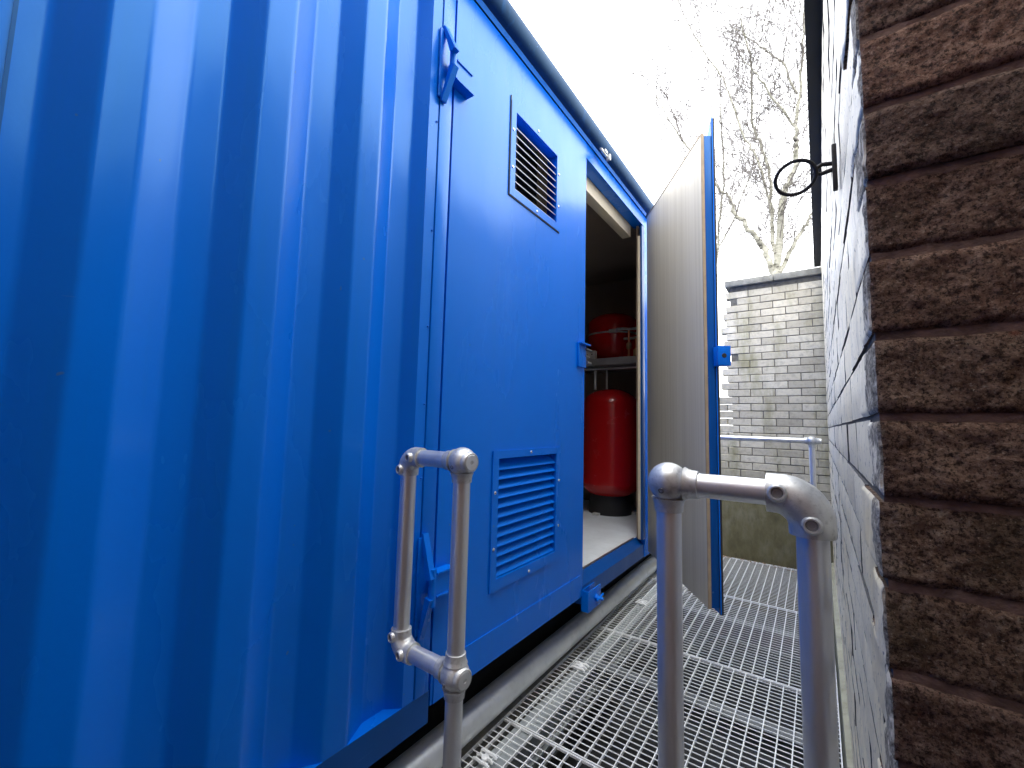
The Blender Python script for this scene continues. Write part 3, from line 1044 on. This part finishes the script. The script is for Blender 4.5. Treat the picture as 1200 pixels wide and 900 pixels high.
elbow(h2, (RXO, RY, RZ), (-1, 0, 0), (0, 0, -1), 0.058, 0.0305, R1=0.043, bosses=(0, -1, .12))

# far rail in front of the end wall
BX, BY, BZ = -0.0135, 4.1, -0.088
h3 = thing('handrail', 'galvanised handrail at the far end in front of the pale brick wall', 'handrail', (BX, BY, GZ), 'galvanised handrails of the walkway')
tubes(h3, 'post', (BX, BY, GZ), (BX, BY, BZ))
tubes(h3, 'top_rail', (-1.02, BY, BZ), (BX + .062, BY, BZ))
ball(h3, (BX, BY, BZ), [(0, 0, -1), (1, 0, 0), (-1, 0, 0)])

# ------------------------------------------------------------------ brick building on the right
def wx(y):                     # face of the long white wall
    return 0.0600 + 0.011 * (y - 0.66)
WA = math.atan(0.011)
YC, YE = 0.66, 4.50
COURSE, BL, BHT = 0.0965, 0.285, 0.087
ZTOP = 1.47
bld = thing('brick_building', 'old brick building on the right, long side painted white, end bare dark brick', 'building', (0.9, 2.4, LOW))
m = MB()
# mortar and core behind the bricks, set back from both faces
m.add([(wx(0) + 0.0025 + 0.0, YC + 0.0062, LOW), (2.6, YC + 0.0062, LOW), (2.6, YE + .3, LOW), (wx(YE) + 0.0025 + .011 * .3, YE + .3, LOW),
       (wx(0) + 0.0025, YC + 0.0062, ZTOP), (2.6, YC + 0.0062, ZTOP), (2.6, YE + .3, ZTOP), (wx(YE) + 0.0025 + .011 * .3, YE + .3, ZTOP)],
      [(4, 5, 6, 7), (1, 2, 6, 5), (2, 3, 7, 6)])
m.add([(wx(YC) + .005, YC + 0.0062, LOW), (2.6, YC + 0.0062, LOW), (2.6, YC + 0.0062, ZTOP), (wx(YC) + .005, YC + 0.0062, ZTOP)], [(0, 1, 2, 3)], 1)
m.add([(wx(YC) + .005, YC + 0.0062, LOW), (wx(YE) + .006, YE + .02, LOW), (wx(YE) + .006, YE + .02, ZTOP), (wx(YC) + .005, YC + 0.0062, ZTOP)], [(0, 1, 2, 3)], 0)
m.build('mortar', ['mortar_painted', 'mortar_dark'], bld, smooth=0)
m = MB()
rb = random.Random(21)
def rough_block(x0, x1, y0, y1, z0, z1, seed, cuts, amp, corner):
    """rock faced brick: front (-Y) broken, worn arrises; the left face (-X) of a corner brick is painted"""
    nx, ny, nz = cuts
    bm = bmesh.new()
    cache = {}
    def V3(i, j, k):
        key = (i, j, k)
        if key in cache:
            return cache[key]
        u, w, t = i / nx, j / ny, k / nz
        p = Vector((x0 + (x1 - x0) * u, y0 + (y1 - y0) * w, z0 + (z1 - z0) * t))
        lx, lz = (x1 - x0) * min(u, 1 - u), (z1 - z0) * min(t, 1 - t)
        q = p * 1.0 + Vector((seed * 3.1, seed * 1.7, 0))
        if j == 0:
            e = min(lx, lz)
            back = 0.0035 * max(0.0, 1 - e / 0.007) ** 1.5
            nz_ = noise.fractal(q * 26, 0.9, 2.1, 5) * amp + noise.noise(q * 11) * amp * 0.4
            dim = noise.noise(q * 95)
            pit = max(0.0, noise.noise(q * 55 + Vector((3, 3, 3))) - 0.12)
            p.y += back - nz_ - dim * amp * 0.4 + pit * amp * 1.3
            p.z += 0.0022 * noise.noise(q * 40 + Vector((9, 0, 0)))
        if i == 0:
            wv = (y1 - y0) * w
            e = min(lz, wv)
            p.x += 0.0028 * max(0.0, 1 - e / 0.006) ** 1.5 + noise.noise(q * 24 + Vector((0, 5, 0))) * 0.0022 + noise.noise(q * 90) * 0.0012 * (1.0 if wv < 0.05 else 0.3)
        if k in (0, nz):
            p.z += 0.0016 * noise.noise(q * 16 + Vector((0, 0, 7)))
        v = bm.verts.new(p)
        cache[key] = v
        return v
    fr, lf = [], []
    for i in range(nx):
        for k_ in range(nz):
            fr.append(bm.faces.new((V3(i, 0, k_), V3(i + 1, 0, k_), V3(i + 1, 0, k_ + 1), V3(i, 0, k_ + 1))))
        for j in range(ny):
            bm.faces.new((V3(i, j, nz), V3(i + 1, j, nz), V3(i + 1, j + 1, nz), V3(i, j + 1, nz)))
            bm.faces.new((V3(i, j, 0), V3(i, j + 1, 0), V3(i + 1, j + 1, 0), V3(i + 1, j, 0)))
    for j in range(ny):
        for k_ in range(nz):
            fa = bm.faces.new((V3(0, j, k_), V3(0, j, k_ + 1), V3(0, j + 1, k_ + 1), V3(0, j + 1, k_)))
            if corner:
                dep = (y1 - y0) * (j + .5) / ny
                zz_ = z0 + (z1 - z0) * (k_ + .5) / nz
                lim = corner + 0.018 * noise.noise((zz_ * 30, seed * 2.3, dep * 20))
                lf.append((fa, 2 if dep < lim else 1))
            bm.faces.new((V3(nx, j, k_), V3(nx, j + 1, k_), V3(nx, j + 1, k_ + 1), V3(nx, j, k_ + 1)))
    for fa, mi in lf:
        fa.material_index = mi
    bmesh.ops.recalc_face_normals(bm, faces=bm.faces[:])
    me = bpy.data.meshes.new('brick')
    bm.to_mesh(me)
    bm.free()
    for nm in ('rough_brick', 'painted_brick', 'worn_corner'):
        me.materials.append(MAT[nm])
    me.polygons.foreach_set('use_smooth', [True] * len(me.polygons))
    me.set_sharp_from_angle(angle=R(50))
    o = bpy.data.objects.new('brick', me)
    COL.objects.link(o)
    attach(o, bld)
    return o

nco = int((ZTOP - LOW) / COURSE)
zbase = 0.0185 - COURSE * round((0.0185 - LOW) / COURSE) + 0.0045   # a joint falls at z = 0.0185
corner_depth = {}
for ci in range(nco + 1):
    z0 = zbase + ci * COURSE
    z1 = z0 + BHT
    if z1 > ZTOP - .005 or z1 < LOW:
        continue
    vis = -0.62 < z0 < 0.62
    odd = ci % 2
    dep = 0.19 if odd else 0.10
    corner_depth[ci] = dep
    x = wx(YC)
    first = True
    while x < 1.12:
        L = (BL if not (first and odd) else BL * 0.72)
        L += rb.uniform(-.006, .006)
        jx, jy = rb.uniform(-.0025, .0035), rb.uniform(-.004, .003)
        cuts = (84, 20, 30) if (vis and x < 0.3) else ((8, 2, 3) if x < 0.6 else (2, 1, 1))
        if vis and x < 0.3 and not first:
            cuts = (60, 2, 24)
        rough_block(x + (jx if first else 0), min(x + L, 1.16), YC + jy, YC + (dep if first else 0.1), z0 + rb.uniform(-.0015, .0015), z1 + rb.uniform(-.0015, .0015),
                    ci * 7.3 + x * 31, cuts, 0.0021 if vis else 0.0022, (rb.choice([0.0, 0.05, 0.07, 0.095]) or 0.008) if first else 0)
        x += L + 0.0095
        first = False

# white bricks of the long wall
tmpl = []
for tix in range(6):
    bm = bmesh.new()
    ny, nz = 6, 3
    vsb = []
    L, D = BL, 0.06
    grid = {}
    for j in range(ny + 1):
        for k_ in range(nz + 1):
            yy, z_ = L * j / ny, BHT * k_ / nz
            e = min(j, ny - j, k_, nz - k_)
            xx = (0.0022 if e == 0 else 0) + 0.0012 * noise.noise((yy * 18 + tix * 5, z_ * 18, tix))
            dy = 0.002 * noise.noise((z_ * 30, tix * 3.0, j)) if j in (0, ny) else 0
            grid[j, k_] = bm.verts.new((xx, yy + dy, z_))
    for j in range(ny):
        for k_ in range(nz):
            bm.faces.new((grid[j, k_], grid[j, k_ + 1], grid[j + 1, k_ + 1], grid[j + 1, k_]))
    for (pa, pb) in [((j, 0), (j + 1, 0)) for j in range(ny)] + [((j + 1, nz), (j, nz)) for j in range(ny)[::-1]] + [((0, k_ + 1), (0, k_)) for k_ in range(nz)] + [((ny, k_), (ny, k_ + 1)) for k_ in range(nz)]:
        a, b2 = grid[pa], grid[pb]
        va = bm.verts.new((D, a.co.y, a.co.z))
        vb = bm.verts.new((D, b2.co.y, b2.co.z))
        bm.faces.new((a, b2, vb, va)).material_index = 1
    bmesh.ops.remove_doubles(bm, verts=bm.verts[:], dist=1e-5)
    bmesh.ops.recalc_face_normals(bm, faces=bm.faces[:])
    me = bpy.data.meshes.new('brick')
    bm.to_mesh(me)
    bm.free()
    me.materials.append(MAT['painted_brick'])
    me.materials.append(MAT['mortar_painted'])
    me.polygons.foreach_set('use_smooth', [True] * len(me.polygons))
    me.set_sharp_from_angle(angle=R(45))
    tmpl.append(me)
rest = MB()
cnt = 0
for ci, dep in corner_depth.items():
    z0 = zbase + ci * COURSE
    y = YC + dep + 0.008
    while y < YE - 0.02:
        L = min(BL, YE - y)
        me = tmpl[rb.randrange(6)]
        jx = rb.uniform(-.0018, .0018)
        rot = WA + rb.uniform(-.004, .004)
        if y < 2.15 and z0 > GZ - .05:
            o = bpy.data.objects.new('brick', me)
            COL.objects.link(o)
            o.location = (wx(y) + jx, y, z0 - .0017 + rb.uniform(-.0012, .0012))
            o.rotation_euler = (rb.uniform(-.004, .004), 0, -rot)
            o.scale = (1, L / BL, 1.04)
            attach(o, bld)
            cnt += 1
        else:
            mt = Matrix.Translation((wx(y) + jx, y, z0)) @ Matrix.Rotation(-rot, 4, 'Z') @ Matrix.Diagonal((1, L / BL, 1.03, 1))
            for q_ in (0, 1):
                rest.add([mt @ v.co for v in me.vertices], [list(p.vertices) for p in me.polygons if p.material_index == q_], q_)
        y += L + 0.008
rest.build('brick', ['painted_brick', 'mortar_painted'], bld, smooth=45, kind='stuff')

# skirting at the foot of the white wall
m = MB()
m.add([(wx(0.7) - .014, 0.70, LOW), (wx(YE) - .026, YE, LOW), (wx(YE) - .026, YE, GZ + .10), (wx(0.7) - .014, 0.70, GZ + .10), (wx(0.7) + .01, .70, GZ + .115), (wx(YE) + .01, YE, GZ + .115)],
      [(0, 1, 2, 3), (3, 2, 5, 4)])
m.build('skirting', 'wall_skirting', bld, smooth=0)
# black felt edged eaves
m = MB()
m.add([(wx(YC) - .05, YC - .06, ZTOP + .003), (wx(YE) - .05, YE + .12, ZTOP + .003), (2.7, YE + .12, ZTOP + .003), (2.7, YC - .06, ZTOP + .003),
       (wx(YC) - .05, YC - .06, ZTOP + .12), (wx(YE) - .05, YE + .12, ZTOP + .12), (2.7, YE + .12, ZTOP + .12), (2.7, YC - .06, ZTOP + .12)],
      [(3, 2, 1, 0), (4, 5, 6, 7), (0, 1, 5, 4), (1, 2, 6, 5), (2, 3, 7, 6), (3, 0, 4, 7)])
m.build('eaves', 'black_felt', bld, smooth=0)

# unseen wing added behind the camera, shaped to darken the container's folds
m = MB()
m.box(-0.85, 4.5, -5.0, -1.05, LOW, 5.2)
m.box(1.25, 4.5, -1.049, 0.05, LOW, 5.2)
m.box(1.75, 4.5, 0.051, 0.655, LOW, 1.55)
m.build('added_shade_wing', 'rough_brick', bld, smooth=0)
m = MB()
m.box(-0.95, 4.6, -5.1, -0.97, 5.201, 5.35)
m.box(1.17, 4.6, -0.969, 0.13, 5.201, 5.35)
m.box(1.68, 4.6, 0.131, 0.60, 1.551, 1.65)
m.build('shade_wing_roof', 'roof_felt', bld, smooth=0)

# iron ring on the white wall
ry, rz = 1.145, 0.59
rx = wx(ry)
rg = thing('tethering_ring', 'black iron ring on a staple fixed to the white painted wall', 'iron ring', (rx, ry, rz))
m = MB()
m.box(rx - 0.012, rx - 0.003, ry - 0.008, ry + 0.008, rz - 0.055, rz + 0.05, bev=0.002)
m.build('back_plate', 'black_iron', rg)
m = MB()
m.sweep([(rx - .01, ry, rz + .008), (rx - .03, ry, rz + .012), (rx - .042, ry, rz + .006), (rx - .044, ry, rz - .004), (rx - .034, ry, rz - .010), (rx - .01, ry, rz - .006)], .0048, 10)
m.build('staple', 'black_iron', rg)
ax = Vector((-.10, -.90, -.42)).normalized()
rc = Vector((rx - .081, ry - 0.004, rz - 0.005))
u = ax.cross(Vector((0, 0, 1))).normalized()
w = ax.cross(u)
m = MB()
ring = [rc + (u * math.cos(t * math.pi / 18) * .040 + w * math.sin(t * math.pi / 18) * .036) for t in range(37)]
m.sweep(ring, .0042, 10, caps=False)
m.build('ring', 'black_iron', rg, smooth=60)

# ------------------------------------------------------------------ end wall of pale brick
ew = thing('brick_wall', 'pale brick end wall with ragged left edge, stone coping and green stains', 'wall', (-0.3, 4.6, LOW))
EY = 4.52
XL, XR = -0.70, 0.125
CH, BW, BJ = 0.0683, 0.198, 0.006
ZB0 = -0.66
m = MB()
m.box(XL + 0.075, XR, EY + 0.006, EY + 0.2, ZB0, 1.365)
m.build('mortar', 'mortar_grey', ew, smooth=0)
m = MB()
m.box(XL - 0.35, XR + 0.002, EY - 0.012, EY + 0.22, LOW, ZB0 - .001, bev=0.006)
m.build('concrete_base', 'mossy_concrete', ew)
meshes = []
for t in range(5):
    q = MB()
    bm = bmesh.new()
    bmesh.ops.create_cube(bm, size=1)
    for v in bm.verts:
        v.co = Vector((v.co.x * (BW - BJ) + BW / 2, v.co.y * .1 + .05, v.co.z * (CH - BJ) + CH / 2))
    bmesh.ops.bevel(bm, geom=bm.edges[:], offset=0.003, segments=1, affect='EDGES')
    for v in bm.verts:
        v.co += Vector((noise.noise(v.co * 30 + Vector((t, 0, 0))), noise.noise(v.co * 31 + Vector((t, 3, 0))), noise.noise(v.co * 32 + Vector((t, 0, 5))))) * 0.0025
    me = bpy.data.meshes.new('brick')
    bm.to_mesh(me)
    bm.free()
    me.materials.append(MAT['pale_brick'])
    meshes.append(me)
nrow = int((1.365 - ZB0) / CH)
re = random.Random(5)
for r_ in range(nrow):
    z = ZB0 + r_ * CH
    half = (r_ % 2) * BW / 2
    x = XR - BW + half
    low = r_ < 14
    while True:
        x0, x1 = x, min(x + BW, XR)
        lim = XL - 0.30 if low else XL + 0.0
        if x1 - x0 < 0.02:
            x -= BW
            continue
        if x0 < lim - BW * 0.6:
            break
        cut = False
        if x0 < lim:                       # last brick: toothed, sometimes broken off or missing
            x0n = lim + re.uniform(-.03, .045)
            cut = True
            if x1 - x0n < 0.03 or (not low and r_ in (19, 22, 27)):
                break
            x0 = x0n
        o = bpy.data.objects.new('brick', meshes[re.randrange(5)])
        COL.objects.link(o)
        o.location = (x0, EY + re.uniform(-.002, .0025), z)
        o.scale = ((x1 - x0) / BW, 1, 1)
        o.rotation_euler = (0, re.uniform(-.004, .004), 0)
        attach(o, ew)
        if cut:
            break
        x -= BW
for (a, b2) in ((XL + .035, -0.26), (-0.256, XR)):
    m = MB()
    m.box(a, b2, EY - 0.035, EY + 0.24, 1.368, 1.428, bev=0.006)
    m.build('coping_stone', 'coping_concrete', ew)
# leaf litter at the foot of the end wall
m = MB()
for i in range(60):
    x, y = re.uniform(-.75, .06), EY - 0.03 - abs(re.gauss(0, .05))
    a, sz = re.uniform(0, 6.28), re.uniform(.008, .02)
    c0, s0 = math.cos(a) * sz, math.sin(a) * sz
    z = GZ + .003 + re.uniform(0, .006)
    m.add([(x - c0, y - s0, z), (x + s0 * .5, y - c0 * .5, z + .004), (x + c0, y + s0, z + .002), (x - s0 * .5, y + c0 * .5, z + .006)], [(0, 1, 2), (0, 2, 3)])
m.build('leaf_litter', 'fallen_leaf', smooth=0, kind='stuff')

# ------------------------------------------------------------------ bare birch trees beyond the end wall
twig_count = [0]
def grow(mb, p, d, L, r, depth, rnd):
    """a twig with its side twigs, tapering, as one connected run of segments"""
    pts, rad = [p.copy()], [r]
    nseg = 5
    q, dd = p.copy(), d.copy()
    kids = []
    for i in range(nseg):
        dd = (dd + Vector((rnd.gauss(0, .16), rnd.gauss(0, .16), rnd.gauss(0.03, .13)))).normalized()
        q = q + dd * (L / nseg)
        pts.append(q.copy())
        rad.append(max(0.0034, r * (1 - 0.8 * (i + 1) / nseg)))
        if depth > 0:
            for _ in range(rnd.choice((1, 1, 2)) if depth > 1 else rnd.choice((0, 1, 1, 2))):
                kids.append((q.copy(), dd.copy(), rad[-1]))
    mb.sweep(pts, rad, 4 if r < .012 else 6, caps=False)
    for (kp, kd, kr) in kids:
        ax_ = Vector((rnd.gauss(0, 1), rnd.gauss(0, 1), rnd.gauss(0, 1))).normalized()
        nd_ = (kd + ax_.cross(kd).normalized() * rnd.uniform(.5, 1.1) + Vector((0, 0, rnd.uniform(-.05, .35)))).normalized()
        grow(mb, kp, nd_, L * rnd.uniform(.34, .6), max(0.0036, kr * .55), depth - 1, rnd)

def smooth_path(pts, k=4):
    out = []
    for i in range(len(pts) - 1):
        p0 = pts[max(0, i - 1)]; p1 = pts[i]; p2 = pts[i + 1]; p3 = pts[min(len(pts) - 1, i + 2)]
        for t in range(k):
            s_ = t / k
            out.append(0.5 * ((2 * p1) + (p2 - p0) * s_ + (2 * p0 - 5 * p1 + 4 * p2 - p3) * s_ ** 2 + (3 * p1 - p0 - 3 * p2 + p3) * s_ ** 3))
    out.append(pts[-1])
    return out

def tree(label, x0, y0, limbs, seed, trunk_r, trunk_top, dens=1.0, tw=0.9):
    rnd = random.Random(seed)
    t = thing('birch_tree', label, 'tree', (x0, y0, LOW), 'bare birch trees beyond the end wall')
    m = MB()
    tp = smooth_path([Vector((x0 + .1, y0, LOW - .1)), Vector((x0 + .05, y0, LOW + 1.6)), Vector(trunk_top) - Vector((0, 0, .8)), Vector(trunk_top)], 4)
    m.sweep(tp, [trunk_r * (1.25 - .35 * i / (len(tp) - 1)) for i in range(len(tp))], 14)
    m.build('trunk', 'birch_bark', t, smooth=70)
    tm = MB()
    for (pts, ra, rb_) in limbs:
        pp = smooth_path([Vector(p) for p in pts], 5)
        # small crookedness
        for i in range(1, len(pp)):
            pp[i] = pp[i] + Vector((rnd.gauss(0, .015), rnd.gauss(0, .03), rnd.gauss(0, .015)))
        m = MB()
        rr = [ra + (rb_ - ra) * i / (len(pp) - 1) for i in range(len(pp))]
        m.sweep(pp, rr, 10)
        m.build('limb', 'birch_bark' if ra > .018 else 'twig_bark', t, smooth=70)
        for i in range(2, len(pp)):
            seg = (pp[i] - pp[i - 1])
            nb = int(seg.length * 6.5 * dens + rnd.random())
            for _ in range(nb):
                p = pp[i - 1] + seg * rnd.random()
                dd = seg.normalized()
                ax_ = Vector((rnd.gauss(0, 1), rnd.gauss(0, 1), rnd.gauss(0, 1))).normalized()
                d2 = (dd * .7 + ax_.cross(dd).normalized() * rnd.uniform(.5, 1.1) + Vector((0, 0, .25))).normalized()
                grow(tm, p, d2, tw * rnd.uniform(.5, 1.6), min(.008, rr[i] * .4), 2, rnd)
    tm.build('twigs', 'twig_bark', t, smooth=0, kind='stuff')
    return t

L1 = [(-0.5, 9.0, 2.85), (-0.64, 8.94, 3.35), (-0.83, 8.88, 3.69), (-1.09, 8.82, 4.11), (-1.22, 8.76, 4.49), (-1.38, 8.7, 4.68), (-2.0, 8.64, 5.86), (-2.59, 8.58, 7.12)]
L2 = [(-0.46, 9.0, 2.9), (-0.51, 9.05, 3.93), (-0.53, 9.1, 4.83), (-0.64, 9.15, 5.55), (-0.8, 9.2, 6.12), (-0.79, 9.25, 7.28), (-0.86, 9.3, 7.9), (-0.97, 9.35, 8.65), (-0.99, 9.4, 9.9)]
L2B = [(-0.51, 9.05, 4.0), (-0.7, 8.92, 5.09), (-0.9, 8.84, 5.59), (-1.2, 8.76, 6.73), (-1.38, 8.68, 7.2), (-1.74, 8.6, 8.03), (-2.04, 8.52, 8.87), (-2.26, 8.44, 9.61)]
L3 = [(-0.47, 9.0, 2.85), (-0.33, 9.0, 4.25), (-0.29, 9.0, 4.42), (-0.13, 9.0, 4.8), (-0.09, 9.0, 5.27), (-0.08, 9.0, 5.45), (-0.04, 9.0, 5.94), (0.03, 9.0, 6.59), (0.09, 9.0, 7.43), (0.13, 9.0, 8.76)]
L4 = [(-0.43, 9.0, 2.85), (-0.19, 9.12, 3.38), (-0.01, 9.24, 3.75), (0.1, 9.36, 3.97), (0.42, 9.48, 4.41), (0.76, 9.6, 4.94)]
B1 = [(-0.09, 9.0, 5.62), (-0.4, 8.9, 6.18), (-0.59, 8.8, 6.62), (-0.73, 8.7, 6.84), (-0.91, 8.6, 7.14)]
B2 = [(-0.05, 9.0, 6.25), (-0.26, 9.15, 7.07), (-0.5, 9.3, 7.55), (-0.87, 9.45, 8.21), (-1.25, 9.6, 8.84)]
B3 = [(-0.26, 9.15, 7.05), (-0.17, 9.25, 7.82), (-0.06, 9.4, 8.41), (0.03, 9.6, 9.04)]
C1 = [(-2.0, 8.64, 5.86), (-2.3, 8.75, 6.91), (-2.56, 8.8, 7.46), (-2.64, 8.7, 7.9)]
tree('large bare birch with pale forked trunk rising behind the end wall', -0.42, 9.0,
     [(L1, .056, .008), (L2, .036, .007), (L2B, .022, .006), (L3, .062, .012), (L4, .042, .008), (B1, .022, .006), (B2, .022, .006), (B3, .014, .005), (C1, .014, .004)],
     11, .085, (-0.46, 9.0, 2.9))
T0 = [(-1.9, 11.0, 3.0), (-1.75, 11.0, 4.6), (-1.6, 11.1, 6.3), (-1.65, 11.0, 8.0), (-1.5, 11.0, 10.0)]
T1 = [(-1.8, 11.0, 4.2), (-1.3, 11.2, 5.4), (-0.9, 11.3, 7.0), (-0.7, 11.3, 9.0)]
T2 = [(-1.75, 11.0, 4.6), (-2.3, 10.9, 6.0), (-2.7, 10.8, 7.4)]
tree('slender bare birch behind and left of the large forked birch', -1.95, 11.0,
     [(T0, .035, .008), (T1, .022, .006), (T2, .02, .006)], 23, .05, (-1.9, 11.0, 3.05), 0.75, 1.0)
